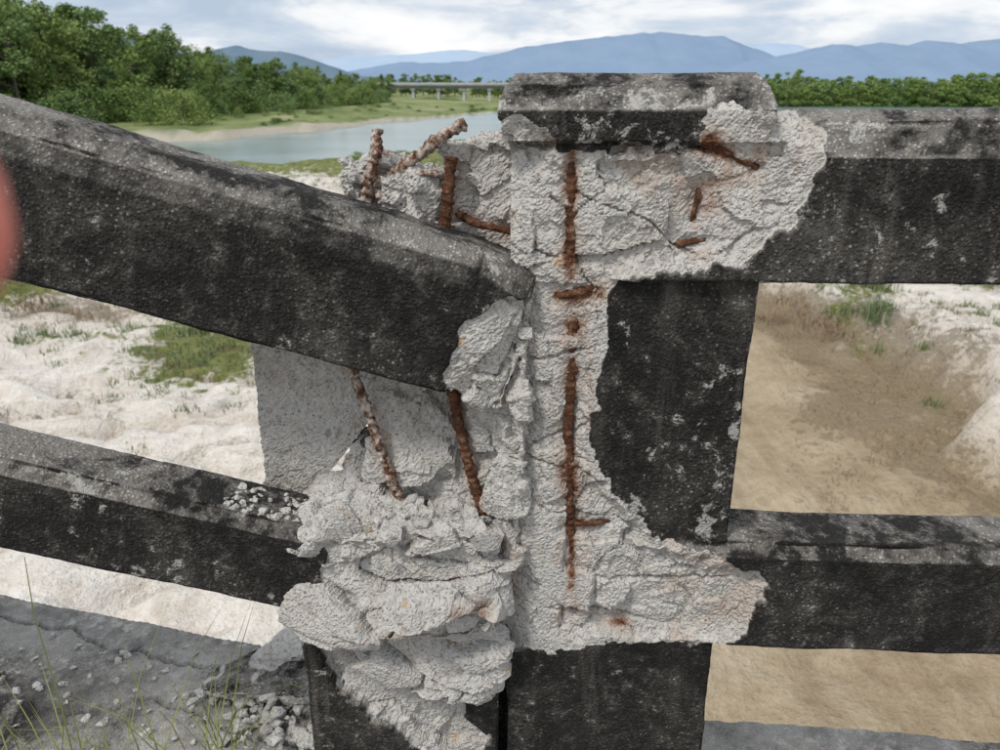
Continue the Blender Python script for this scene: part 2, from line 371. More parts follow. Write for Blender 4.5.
# ============================================================ LEFT RAILING (collapsed section)
left = empty('collapsed_concrete_railing', (0, .75, 0))
def zero(P): return np.zeros(len(P))
def shape_lu(P, N):
    P = P.copy(); x, z = P[:, 0].copy(), P[:, 2].copy(); P2 = np.stack([x, P[:, 1]*0, z], 1)
    sd = poly_sd(x, z, [(-.046, -.03), (-.056, .02), (-.046, .055), (-.052, .085), (-.025, .108), (-.01, .120), (.012, .129), (.1, .13), (.1, -.05)])+.007*fbm(P2, 35, 4, 5)
    m = sstep(-.0015, .0015, sd)
    m = np.maximum(m, (N[:, 0] > .6)*(x > -.12)*1.)
    P -= N*((weather(P, 41)+edge_wear(P, N, 43))*(1-m))[:, None]
    P -= N*(m*(.001+rough_break(P, 47, .7)))[:, None]
    P[:, 1] += m*.010*sstep(-.05, .03, x)*(N[:, 1] < -.3)
    fl = sstep(.0, .01, fbm(P2, 7, 4, 48)-.5)*(N[:, 1] < -.5)*(1-m); P[:, 1] += fl*.003
    lite = edge_lite(P, N, 49)+.8*np.clip(fbm(np.stack([x*.35, x*0, z*2.2], 1), 9, 4, 44)-.1, 0, 1)
    return P, m, zero(P), np.clip(lite, 0, 1)
lu = [(.0, .0), (.0, .118), (.010, .141), (.034, .154), (.09, .152), (.092, .0)]
tip = [(-.06, y, z) for (y, z) in lu]+[(.014, .006, -.006), (.002, .002, .03), (-.010, .002, .08), (.006, .012, .116), (.012, .035, .140), (.016, .06, .144), (.012, .088, .144), (.0, .088, .02)]
solid('upper_rail', [prism_x(lu, -1.45, -.05), tip], .0027, shape_lu, left, (-.012, -.012, -.316), (math.radians(4), math.radians(16.9), math.radians(2.5)))
def shape_ll(P, N):
    P = P.copy(); x, z = P[:, 0].copy(), P[:, 2]; P2 = np.stack([x, P[:, 1]*0, z], 1)
    sd = x+.01+.015*fbm(P2, 30, 4, 6); m = np.maximum(sstep(-.0015, .0015, sd), (N[:, 0] > .6)*(x > -.1))
    P -= N*((weather(P, 51)+edge_wear(P, N, 53))*(1-m))[:, None]; P -= N*(m*(.003+np.abs(rough_break(P, 57, 1.))))[:, None]
    return P, m, zero(P), np.clip(edge_lite(P, N, 54)+.5*np.clip(fbm(P2, 8, 3, 59), 0, 1), 0, 1)
ll = [(.0, .0), (.0, .098), (.014, .113), (.075, .115), (.086, .105), (.086, .0)]
solid('lower_rail', [prism_x(ll, -1.25, .03)], .0028, shape_ll, left, (-.215, .0, -.600), (math.radians(1), math.radians(16.2), math.radians(1.5)))

LIGHT = [(-.30, -.60), (-.262, -.625), (-.240, -.635), (-.222, -.67), (-.20, -.72), (-.16, -.755), (-.125, -.80), (-.07, -.85), (-.03, -.90), (-.02, -.80), (-.050, -.745), (-.035, -.705), (.02, -.69), (.02, -.5), (-.3, -.5)]
def shape_st(P, N):
    P = P.copy(); x, z = P[:, 0], P[:, 2]; P2 = np.stack([x, P[:, 1]*0, z], 1)
    sd = poly_sd(x, z, LIGHT)+.010*fbm(P2, 30, 4, 66)+.003*vnoise(P2, 150, 67); m = sstep(-.0015, .0015, sd)
    m = np.maximum(m, (z > -.64)*1.)
    P -= N*((weather(P, 61)+edge_wear(P, N, 63))*(1-m))[:, None]
    P -= N*(m*(.010+rough_break(P, 68, 1.3)+.006*vnoise(P, 12, 4)))[:, None]
    rd = seg_dist(np.stack([x, z], 1), [(-.07, -.63, -.03, -.66), (-.12, -.665, -.10, -.675)])
    return P, m, np.exp(-(rd/.012)**2)*.5, edge_lite(P, N, 65)
solid('lower_post_stump', [box_pts(-.246, -.002, .006, .16, -1.20, -.60), box_pts(-.02, .02, .07, .15, -1.20, -.62)], .0028, shape_st, left)  # second box is filler added behind the joint to keep the gap dark
def shape_mass(P, N):
    P = P.copy(); Wp = .008*np.stack([vnoise(P, 22, 171), vnoise(P, 22, 172), vnoise(P, 22, 173)], 1)+.0015*np.stack([vnoise(P, 90, 181), vnoise(P, 90, 182), vnoise(P, 90, 183)], 1)
    Q = (P+Wp)*np.array([.70, .8, 1.35])
    f1, e1 = facet(Q, 10, 371, 2.1); f2, e2 = facet(Q, 23, 375, 1.9); f3, e3 = facet(P+.5*Wp, 62, 376, 1.6)
    gate = sstep(-.3, .4, fbm(P, 10, 2, 377))
    d = .016*f1+.0060*f2*(.4+.6*gate)+.0018*f3*gate+.0014*fbm(P, 25, 3, 78)
    d += .012*(1-sstep(0, .05, e1))+.004*(1-sstep(0, .05, e2))*gate
    P -= N*d[:, None]
    rd = seg_dist(np.stack([P[:, 0], P[:, 2]], 1), [(-.13, -.60, -.10, -.615), (-.05, -.555, -.02, -.56)])
    rust = np.exp(-(rd/.009)**2)*.5+np.clip(fbm(P, 16, 3, 81)-.45, 0, 1)*.9
    return P, np.ones(len(P)), np.clip(rust, 0, .6)
mass1 = [(-.225, .02, -.50), (-.19, .0, -.49), (-.10, -.010, -.475), (.0, .0, -.47), (.005, .16, -.45), (-.21, .15, -.47), (-.268, -.012, -.598), (-.258, .02, -.615), (-.18, -.030, -.620), (-.06, -.028, -.60), (.002, -.012, -.60), (.003, .0, -.645), (-.23, .0, -.63), (-.24, .14, -.62), (.003, .16, -.66)]
mass2 = [(-.20, -.02, -.57), (-.10, -.042, -.55), (-.01, -.035, -.555), (.006, -.02, -.59), (-.03, -.042, -.61), (-.12, -.050, -.60), (-.2, -.03, -.60), (-.1, .05, -.52), (-.1, .05, -.66)]
mass3 = [(-.18, .0, -.61), (-.05, -.015, -.62), (.0, -.002, -.64), (-.004, -.0, -.70), (-.06, -.008, -.725), (-.12, -.006, -.71), (-.18, .0, -.67), (-.1, .08, -.66)]
solid('crushed_concrete', [mass1, mass2, mass3], .0021, shape_mass, left)
def shape_core(P, N):
    P = P.copy(); d = rough_break(P, 83, 1.4)+.010*fbm(P, 9, 3, 88)
    P -= N*d[:, None]
    rd = seg_dist(np.stack([P[:, 0], P[:, 2]], 1), [(-.142, -.12, -.126, -.054), (-.059, -.145, -.049, -.08), (-.053, -.33, -.018, -.50), (-.165, -.30, -.125, -.455), (-.03, -.135, .03, -.15)])
    return P, np.ones(len(P)), np.clip(np.exp(-(rd/.010)**2)*.5+np.clip(fbm(P, 14, 3, 91)-.55, 0, 1)*.8, 0, 1)
core = prism_y([(-.128, -.30), (-.10, -.20), (.03, -.20), (.03, -.58), (-.19, -.58), (-.165, -.46), (-.15, -.40)], .066, .16)
core2 = prism_y([(-.175, -.086), (-.15, -.076), (-.128, -.098), (.03, -.098), (.03, -.25), (-.12, -.25), (-.16, -.20)], .088, .155)
core3 = prism_y([(-.06, -.060), (-.0, -.052), (.03, -.056), (.03, -.22), (-.05, -.22), (-.07, -.12)], .080, .15)
core4 = [(-.13, .075, -.098), (-.09, .066, -.078), (-.06, .07, -.088), (-.07, .13, -.088), (-.12, .13, -.098), (-.12, .07, -.17), (-.07, .06, -.18), (-.06, .13, -.18)]
wedge = [(-.02, .03, -.25), (.03, .0, -.24), (.03, .08, -.2), (-.04, .08, -.24), (-.03, .03, -.5), (.02, .0, -.52), (.03, .08, -.55), (-.06, .08, -.5)]
solid('broken_post_core', [core, core2, core3, core4, wedge], .0025, shape_core, left)
def shape_slab(P, N):
    P = P.copy(); fr = (N[:, 1] < -.6)
    P -= N*(np.where(fr, .0025*fbm(P, 25, 4, 95)+.0012*facet(P, 60, 9, 1.5)[0], .6*rough_break(P, 96, 1.2)+.003))[:, None]
    return P, np.ones(len(P)), zero(P)+np.clip(fbm(P, 12, 3, 97)-.35, 0, 1)*.4
solid('split_off_post_face', [prism_y([(-.294, -.12), (-.14, -.16), (-.122, -.335), (-.139, -.36), (-.195, -.42), (-.262, -.515), (-.300, -.515)], .100, .155)], .0028, shape_slab, left, (0, 0, 0))
solid('wedged_chunk', [[(-.19, .10, -.42), (-.172, .09, -.40), (-.155, .10, -.44), (-.15, .08, -.52), (-.21, .08, -.52), (-.22, .10, -.50), (-.17, .15, -.41), (-.18, .15, -.52)],
                       [(-.15, .06, -.47), (-.12, .055, -.455), (-.10, .06, -.49), (-.16, .05, -.52), (-.09, .05, -.52), (-.12, .10, -.46)],
                       [(-.09, .05, -.485), (-.05, .04, -.465), (-.03, .05, -.49), (-.095, .03, -.52), (-.02, .03, -.53), (-.05, .09, -.47)]], .0026,
      lambda P, N: (P-N*(rough_break(P, 99, 1.0))[:, None], np.ones(len(P)), zero(P)), left)
rebar('bent_bar', [(-.106, .05, -.52), (-.118, .045, -.47), (-.132, .040, -.42), (-.150, .040, -.35), (-.166, .045, -.29), (-.168, .07, -.22), (-.150, .090, -.14), (-.142, .074, -.105), (-.130, .072, -.066), (-.128, .078, -.042)], .0055, RUSTG, left)
rebar('bent_bar.001', [(-.004, .03, -.55), (-.012, .024, -.50), (-.028, .028, -.44), (-.046, .032, -.36), (-.058, .045, -.28), (-.062, .075, -.20), (-.060, .062, -.15), (-.053, .058, -.10), (-.050, .062, -.068)], .0057, RUST, left)
rebar('bent_bar.002', [(-.15, .12, -.12), (-.125, .088, -.095), (-.10, .070, -.078), (-.07, .065, -.056), (-.045, .068, -.040), (-.036, .070, -.034)], .0053, RUSTG, left)
rebar('bent_bar.003', [(-.17, .12, -.10), (-.14, .085, -.105), (-.115, .068, -.112), (-.10, .066, -.118)], .0042, RUSTG, left)
rebar('stirrup', [(-.05, .10, -.13), (-.025, .058, -.136), (.005, .050, -.141), (.035, .044, -.150), (.048, .046, -.158)], .0038, RUST, left, .05)
rebar('stirrup.001', [(-.13, .10, -.095), (-.10, .070, -.088), (-.075, .064, -.085), (-.05, .08, -.09)], .0034, RUSTG, left, .05)
solid('leaning_end_post', [box_pts(-.12, .12, .0, .15, -1.0, .2)], .006, shape_plain, left, (-1.45, -.03, -.02), (0, math.radians(10), 0))

# ============================================================ DECK / KERB
def shape_deck(P, N):
    P = P.copy(); d = weather(P, 101)*2+edge_wear(P, N, 103)*2+.004*fbm(P, 6, 3, 104)
    xq = P*np.array([1, 0, 0])
    for (c0, sl, sd_, x1) in ((1.0, -.22, 7, -.1), (.86, -.10, 17, -.2), (1.13, -.30, 27, -.3)):
        ck = np.abs(P[:, 1]-(c0+.05*vnoise(xq, 5, sd_)+.02*vnoise(xq, 17, sd_+1)+.006*vnoise(P, 60, sd_+2)+sl*(P[:, 0]+.5)))
        d = d+.014*(1-sstep(.0008, .004, ck))*(P[:, 0] < x1)
    P -= N*d[:, None]
    return P, .43+.14*np.clip(fbm(P, 7, 5, 107), -1, 1), zero(P), np.clip(.1+.5*fbm(P, 5, 3, 109), 0, .6)
deck = empty('bridge_deck')
solid('kerb_slab', [[(x, y, z) for z in (-1.36, -1.05) for (x, y) in ((.02, .45), (2.2, .33), (2.2, .86), (.02, 1.075))]], .006, shape_deck, deck)
solid('kerb_slab.001', [[(x, y, z+.0) for z in (-1.36, -1.045) for (x, y) in ((.01, .45), (-2.2, .55), (-2.2, 1.68), (-.6, 1.245), (.01, 1.09))]], .0045, shape_deck, deck)
g = NT('old_road_surface'); v = g.obj(); n = g.noise(v, 7, 6, .7)
ROAD = g.finish(g.ramp(n, [(.3, (.09, .085, .075)), (.6, (.17, .155, .135)), (.75, (.25, .22, .19))]), .95, n, .6, .02)
def hulls_obj(name, hulls, mat, parent):
    bm = bmesh.new()
    for h in hulls: hull_into(bm, h)
    me = bpy.data.meshes.new(name); bm.to_mesh(me); bm.free(); me.materials.append(mat); return link(bpy.data.objects.new(name, me), parent)
hulls_obj('roadway', [box_pts(-2.4, 2.4, -5.2, .50, -1.6, -1.19)], ROAD, deck)
hulls_obj('girder_and_pier', [box_pts(-2.2, 2.2, .0, .35, -2.5, -1.61), box_pts(-.35, .35, -3.5, .2, -5.6, -2.51)], ROAD, deck)

# ============================================================ RUBBLE
def rocks(name, items, mat=CONC, parent=None):
    bm = bmesh.new()
    for (c, s, fl) in items:
        pts = []
        R = Euler((random.uniform(-.5, .5), random.uniform(-.5, .5), random.uniform(0, 6.3))).to_matrix()
        for k in range(random.randint(9, 16)):
            d = Vector((random.gauss(0, 1), random.gauss(0, 1), random.gauss(0, 1))).normalized()
            d = Vector((d.x*s, d.y*s*random.uniform(.6, .9), d.z*s*fl)); pts.append(R @ d+Vector(c))
        hull_into(bm, pts)
    bmesh.ops.recalc_face_normals(bm, faces=bm.faces[:])
    me = bpy.data.meshes.new(name); bm.to_mesh(me); bm.free(); me.materials.append(mat)
    at = me.attributes.new('dmg', 'FLOAT', 'POINT'); at.data.foreach_set('value', [1.]*len(me.vertices))
    return link(bpy.data.objects.new(name, me), parent)
def kerb_edge(x): return float(np.interp(x, [-2.2, -.6, .01], [1.68, 1.245, 1.09]))-.025
it = []
for k in range(110):
    x = random.uniform(-.24, .0); y = random.uniform(.735, .86); it.append(((x, y, -.478-.02*(x < -.15)+random.uniform(-.012, .012)), random.choice([.004, .006, .009, .013, .022]), random.uniform(.4, .8)))
for k in range(60):
    t = random.uniform(0, .11)**1.2*1.5; it.append(((-.215-t, random.uniform(.758, .82), -.484+.285*t+.003), random.uniform(.003, .009), .6))
for k in range(260):
    x = random.gauss(-.40, .07); y = random.gauss(1.05, .08); s = random.choice([.004, .006, .008, .010, .014, .020])
    if y > kerb_edge(x): continue
    it.append(((x, y, -1.040+random.uniform(0, .05)*max(0, 1-abs(x+.38)/.12)), s, random.uniform(.4, .7)))
for k in range(80):
    x = random.uniform(-.95, -.3); y = random.uniform(.85, kerb_edge(x)); it.append(((x, y, -1.043), random.uniform(.003, .013), .6))
for k in range(20):
    it.append(((random.uniform(-.17, -.02), random.uniform(.83, .87), random.choice([-.085, -.1])+random.uniform(-.01, .01)), random.uniform(.006, .016), .6))
rocks('concrete_rubble', it)
def shape_frag(P, N):
    Q = P-N*(.5*rough_break(P, 131, 1.2)+.001)[:, None]
    return Q, np.where(N[:, 2] > .6, sstep(-.2, .2, fbm(P, 14, 3, 133)), 1.), zero(P)
solid('fallen_concrete_chunk', [
    [(-.56, 1.10, -1.04), (-.52, 1.06, -1.015), (-.34, 1.02, -.985), (-.32, 1.12, -.980), (-.46, 1.16, -1.0), (-.55, 1.13, -1.03), (-.50, 1.08, -1.045), (-.34, 1.03, -1.015), (-.33, 1.12, -1.02)],
    [(-.47, 1.13, -1.0), (-.34, 1.10, -.975), (-.31, 1.18, -.955), (-.40, 1.20, -.97), (-.47, 1.17, -1.02), (-.32, 1.16, -1.03)],
    [(-.39, .98, -1.04), (-.31, .95, -1.03), (-.29, 1.01, -1.0), (-.36, 1.03, -1.01), (-.30, 1.02, -1.045)]], .0026, shape_frag)

# ============================================================ TERRAIN
GZ = -5.0
NX, NY = 620, 660
tx = np.linspace(-1, 1, NX); xs = 2.2*np.sinh(9*tx)*1.0
ty = np.linspace(-.55, 1, NY); ys = 9+2.2*np.sinh(9*ty)
X, Y = np.meshgrid(xs, ys); P = np.stack([X.ravel(), Y.ravel(), np.zeros(X.size)], 1); x, y = P[:, 0], P[:, 1]
RIVER = [(-22, 54), (-13, 46), (-6, 58), (-3, 73), (4, 94), (19, 116), (48, 144), (120, 188), (300, 230), (300, 330), (120, 262), (40, 216), (-1, 172), (-22, 110), (-29, 83), (-48, 77), (-90, 69), (-200, 65), (-200, 42), (-90, 49), (-48, 54), (-30, 58)]
wn = fbm(P, .08, 3, 7)
rsd = poly_sd(x, y, RIVER)+wn*2.0*sstep(20, 60, y)
nearm = 1-sstep(60, 200, np.hypot(x, y))
H = nearm*(.34*fbm(P, .16, 4, 3)+.08*fbm(P, 1.0, 4, 4)) + .12*fbm(P, .05, 2, 5)
edgex = 7.1+.8*vnoise(P, .25, 12)+.55*fbm(P, .8, 4, 13)
wet = sstep(.45, -.45, x-edgex)*sstep(-1.5, .2, x-(-.3+1.2*vnoise(P, .2, 15)))*(1-sstep(28, 45, y))
gul = np.abs(fbm(P*np.array([.45, 1.5, 1]), .9, 4, 23))
H += .75*(1-wet)*nearm*(1.0-.5*np.exp(-(gul/.14)**2))
H += .14*(1-np.abs(fbm(P, 1.3, 4, 25)))*(1-wet)*nearm
strip = np.exp(-((x-edgex+.55)/.8)**2)*(y < 30)*(x > 0)
H -= np.clip(rsd, 0, 3)*.5; H = np.where(rsd > 0, H-.45, H)
H -= .30*(np.clip(rsd+2, 0, 2)/2)
H[np.hypot(x, y) > 2500] = 0
H += 1.0*sstep(0, 60, y-95)*sstep(0, -20, x+10)*(rsd < -6)
green = np.zeros(len(x))
def blob(cx, cy, rx, ry, a): return a*np.exp(-(((x-cx)/rx)**2+((y-cy)/ry)**2))
for b in ((-10.6, 17.5, 2.6, 1.2, .72), (-12.8, 16.2, 2.4, 1.3, .72), (-6.0, 14.6, 1.8, 2.8, .62), (-5.0, 12.2, 1.2, 1.9, .58), (-12, 24, 6, 3, .7), (-6.5, 17.6, 2.0, 1.4, .66), (-9.3, 11.6, 1.6, .7, .5), (-8.6, 13.8, 1.2, .9, .52), (-11.5, 14.2, 1.3, .8, .55),
          (8.6, 16.6, 1.2, .9, .5), (7.4, 15.6, .7, 1.8, .46), (11.5, 17.5, 1.2, .8, .55), (12.4, 21, 2.4, 1.6, .8), (9.4, 12.3, 1.2, .3, .4), (9.8, 14.6, 1.4, .5, .45), (11.0, 19.5, 1.6, .6, .5)):
    green = green+blob(*b)
brush = strip*.62
for b in ((-9.6, 15.4, 1.6, 1.2, .5), (-7, 16.2, 3, 1.0, .42), (-10.5, 13, 2, .9, .42), (-5.4, 13.4, 1.8, 3, .4), (-6.5, 10.2, 1.5, .9, .36), (6.2, 16.2, .9, 1.6, .6), (8.4, 15.2, 1.2, 2.5, .35), (10.5, 15, 2.0, .8, .4), (9.5, 19.3, 4, .8, .4), (4.5, 9, .8, 3, .36), (5.6, 11.5, .8, 2.5, .36), (8.2, 12.6, 1.0, 1.0, .36)):
    brush = brush+blob(*b)
brush = brush+.34*np.exp(-(gul/.08)**2)*(1-wet)*nearm
far_g = sstep(22, 34, y)*(.34+.42*sstep(36, 46, y)*(x > -60))
bank = sstep(.5, 3, -rsd)*sstep(50, 70, y)*.95
green = np.clip(np.maximum(green, np.maximum(far_g*(y < 90), bank)), 0, 1)
farm = sstep(50, 70, y)
green = np.where(farm > .5, np.clip(sstep(.2+.4*wn, 1.5, -rsd), 0, 1), green)
co = np.stack([x, y, GZ+H], 1)
idx = np.arange(NX*NY).reshape(NY, NX)
F = np.stack([idx[:-1, :-1].ravel(), idx[:-1, 1:].ravel(), idx[1:, 1:].ravel(), idx[1:, :-1].ravel()], 1)
mesh_np('ground', co, F, ground_material(), True, {'wet': np.clip(wet, 0, 1), 'green': np.clip(green+strip*.16, 0, 1), 'far': farm, 'brush': np.clip(brush, 0, 1)})
def ground_z(px, py):
    i = int(np.clip(np.searchsorted(ys, py), 1, NY-1)); j = int(np.clip(np.searchsorted(xs, px), 1, NX-1)); return float(co[i*NX+j, 2])
g = NT('river_water'); v = g.obj(); n = g.noise(g.n('ShaderNodeMapping', {'Vector': v, 'Scale': (1, .35, 1)}).outputs[0], 1.1, 4, .6)
WAT = g.finish(g.ramp(g.noise(g.n('ShaderNodeMapping', {'Vector': v, 'Scale': (.04, .12, 1)}).outputs[0], 1., 4, .6), [(.4, (.12, .18, .165)), (.6, (.20, .26, .24))]), .2, n, .45, .08, .38)
mesh_np('river', [(-400, 30, GZ-.24), (500, 30, GZ-.24), (500, 420, GZ-.24), (-400, 420, GZ-.24)], [(0, 1, 2, 3)], WAT, False)

# ============================================================ MOUNTAINS
def ridge(name, R, prof, mat, seed, base=-5, depth=.35):
    us = np.linspace(prof[0][0], prof[-1][0], 420); hs = np.interp(us, [p[0] for p in prof], [p[1] for p in prof])
    nP = np.stack([us*9, us*0, us*0], 1); rows = 26; cc = []
    for r in range(rows):
        t = r/(rows-1); prof_t = 1-abs(t*2-1)**1.35 if t < .5 else 1-abs(t*2-1)**1.2
        yy = R*(1-depth*.5+depth*t)
        Q = np.stack([us*9, np.full(len(us), t*6+seed), us*0], 1)
        hh = hs*R*prof_t*(1+.22*fbm(Q, 1.3, 5, seed)*(1-prof_t*.75)) + R*.0024*fbm(nP, 2.6, 5, seed)*prof_t
        cc.append(np.stack([us*R, np.full(len(us), yy), base+np.maximum(hh, 0)*(yy/R if t < .5 else 1)], 1))
    cc = np.concatenate(cc); n = len(us); ix = np.arange(rows*n).reshape(rows, n)
    F = np.stack([ix[:-1, :-1].ravel(), ix[:-1, 1:].ravel(), ix[1:, 1:].ravel(), ix[1:, :-1].ravel()], 1)
    return mesh_np(name, cc, F, mat, True)
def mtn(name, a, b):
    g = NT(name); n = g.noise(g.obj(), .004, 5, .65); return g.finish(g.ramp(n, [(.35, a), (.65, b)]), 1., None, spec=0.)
M1 = mtn('near_hill_forest_haze', (.12, .18, .235), (.155, .215, .265)); M2 = mtn('far_mountain_haze', (.19, .265, .37), (.215, .29, .395)); M3 = mtn('farther_haze', (.34, .43, .54), (.365, .455, .56))  # blue-grey base colours carry painted aerial haze, paler for farther ranges
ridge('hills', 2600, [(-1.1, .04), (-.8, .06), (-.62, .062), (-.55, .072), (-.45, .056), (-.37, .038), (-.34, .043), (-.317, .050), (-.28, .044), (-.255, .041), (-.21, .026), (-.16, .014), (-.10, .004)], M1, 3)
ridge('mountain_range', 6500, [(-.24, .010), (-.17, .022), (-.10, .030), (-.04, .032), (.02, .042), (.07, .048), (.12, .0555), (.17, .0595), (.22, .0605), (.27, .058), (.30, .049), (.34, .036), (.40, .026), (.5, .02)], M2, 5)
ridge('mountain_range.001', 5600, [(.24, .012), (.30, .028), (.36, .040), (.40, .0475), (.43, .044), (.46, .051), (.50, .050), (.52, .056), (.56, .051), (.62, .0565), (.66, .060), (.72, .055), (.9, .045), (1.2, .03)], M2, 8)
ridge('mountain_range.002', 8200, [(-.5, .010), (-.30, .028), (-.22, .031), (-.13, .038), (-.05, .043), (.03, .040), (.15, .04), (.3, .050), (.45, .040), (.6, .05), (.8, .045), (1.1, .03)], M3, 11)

# ============================================================ TREES
def tree_mesh(name, seed, h, rad, nl, shape='round', leaf=.42, lmat=LEAF):
    r = np.random.default_rng(seed); rd = random.Random(seed); V = []; Fc = []; mats = []
    def tube(a, b, r0, r1, s=6):
        a = Vector(a); b = Vector(b); d = (b-a).normalized(); u = d.cross(Vector((.3, .9, .2))).normalized(); w = d.cross(u); o = len(V)
        for p, rr in ((a, r0), (b, r1)):
            for k in range(s): V.append(tuple(p+(u*math.cos(6.283*k/s)+w*math.sin(6.283*k/s))*rr))
        for k in range(s): Fc.append((o+k, o+(k+1) % s, o+s+(k+1) % s, o+s+k)); mats.append(0)
    tr = .018*h; p0 = (0, 0, -.5); p1 = (rd.uniform(-.3, .3), rd.uniform(-.3, .3), h*.45); p2 = (p1[0]+rd.uniform(-.4, .4), p1[1]+rd.uniform(-.4, .4), h*.85)
    tube(p0, p1, tr, tr*.7); tube(p1, p2, tr*.7, tr*.2); cl = []
    nb = 34
    for k in range(nb):
        t = rd.uniform(.20, 1.) if shape != 'bush' else rd.uniform(.05, 1)
        a = rd.uniform(0, 6.283)
        if shape == 'cone': rr = rad*(1.12-t)*rd.uniform(.5, 1.1)
        elif shape == 'bush': rr = rad*math.sqrt(max(.05, 1-t*t))*rd.uniform(.4, 1.1)
        else: rr = rad*math.sqrt(max(.06, 1-((t-.55)/.5)**2))*rd.uniform(.35, 1.2)
        c = (math.cos(a)*rr, math.sin(a)*rr, h*t*rd.uniform(.9, 1.05)); cl.append((c, rd.uniform(.20, .46)*rad*(.7 if shape == 'cone' else 1)))
        if k % 2 == 0: tube((0, 0, min(h*.7, h*t*.75)), c, tr*.35, tr*.08, 4)
    per = nl//nb; leaves = []
    for c, s in cl:
        d = r.normal(size=(per, 3)); d /= np.linalg.norm(d, axis=1)[:, None]; d *= (r.random(per)**.5)[:, None]*s*np.array([1.1, 1.1, .8])*1.1
        leaves.append(np.array(c)+d)
    L = np.concatenate(leaves); n = len(L); sz = leaf*(.55+.8*r.random(n))
    U = r.normal(size=(n, 3))*np.array([1, 1, .45]); U /= np.linalg.norm(U, axis=1)[:, None]; W = np.cross(U, r.normal(size=(n, 3))*np.array([.6, .6, 1.])); W /= np.linalg.norm(W, axis=1)[:, None]
    U *= sz[:, None]*.5; W *= sz[:, None]*.36
    q = np.stack([L-U, L-W*.9, L+U, L+W], 1).reshape(-1, 3); o = len(V)
    V += [tuple(a) for a in q]; Fc += [(o+4*i, o+4*i+1, o+4*i+2, o+4*i+3) for i in range(n)]; mats += [1]*n
    me = bpy.data.meshes.new(name); me.from_pydata(V, [], Fc); me.materials.append(BARK); me.materials.append(lmat)
    me.polygons.foreach_set('material_index', mats); me.update(); return me
T = [tree_mesh('tree_a', 1, 10, 2.5, 6000, leaf=.30), tree_mesh('tree_b', 2, 10, 2.0, 5200, leaf=.28), tree_mesh('tree_c', 3, 10, 2.9, 6400, leaf=.30), tree_mesh('tree_d', 4, 10, 1.4, 3400, 'cone', .25)]
B = [tree_mesh('bush_a', 5, 3, 2.0, 2600, 'bush', .20), tree_mesh('bush_b', 6, 3, 2.4, 2800, 'bush', .20)]
TP = [tree_mesh('plantation_a', 7, 10, 2.0, 2800, 'round', .42, LEAFY), tree_mesh('plantation_b', 8, 10, 1.8, 2800, 'round', .42, LEAFY)]
def place(parent, me, px, py, sc, nm, sq=1.):
    o = bpy.data.objects.new(nm, me); o.location = (px, py, ground_z(px, py)-.2); o.scale = (sc*sq, sc*sq, sc); o.rotation_euler = (0, 0, random.uniform(0, 6.28)); link(o, parent); return o
forest = empty('riverside_forest')
S = [-.83, -.63, -.466, -.378, -.252, -.176, -.088]
for k in range(290):
    s = random.uniform(-.83, -.135); row = random.random()
    yy = float(np.interp(s, S, [90, 94, 112, 124, 152, 205, 262]))*(1+.55*row**1.3)
    hv = float(np.interp(s, [-.83, -.63, -.55, -.50, -.415, -.365, -.252, -.09], [16.8, 16.4, 14.8, 13.6, 12.0, 9.8, 8.2, 6.6]))
    h = hv*random.uniform(.48, 1.02)*(1+.22*row)
    me = random.choice(T[:3]) if random.random() < .78 else T[3]
    place(forest, me, s*yy, yy, h/10, 'forest_tree', random.uniform(.85, 1.25))
for k in range(180):
    s = random.uniform(-.83, -.14); yy = float(np.interp(s, S, [87, 91, 108, 118, 142, 190, 245]))*random.uniform(.97, 1.06)
    place(forest, random.choice(B), s*yy, yy, random.uniform(.45, 1.5), 'bush', random.uniform(.8, 1.3))
for s, yy, sc in ((-.40, 100, 1.45), (-.44, 100, .9), (-.372, 110, .8), (-.265, 124, .6), (-.233, 128, .55), (-.328, 116, .5)):
    place(forest, random.choice(B), s*yy, yy, sc, 'bush')
scrub = empty('riverbank_scrub')
n = 0
while n < 130:
    s = random.uniform(-.5, -.0); yy = random.uniform(42, 200); xx = s*yy
    r_ = float(poly_sd(np.array([xx]), np.array([yy]), RIVER)[0])
    if r_ > -2. or (yy < 105 and s < -.30): continue
    place(scrub, random.choice(B), xx, yy, random.uniform(.08, .30), 'scrub', random.uniform(1.2, 2.4)); n += 1
far = empty('distant_treeline')
for k in range(200):
    xx = random.uniform(-130, 260); yy = random.uniform(345, 400); place(far, random.choice(TP+T[:2]), xx, yy, random.uniform(.6, .95), 'far_tree', 1.5)
pl = empty('tree_plantation')
for r_ in range(4):
    for k in range(42):
        xx = 76+k*3.7+random.uniform(-1, 1); yy = 226+r_*7+random.uniform(-1.5, 1.5)-(xx-80)*.12
        place(pl, random.choice(TP), xx, yy, random.uniform(.72, .98)*(1+.0012*(xx-80)), 'plantation_tree', 1.25)
place(empty('broadleaf_tree'), T[0], 79, 219, 1.04, 'tree', .95)

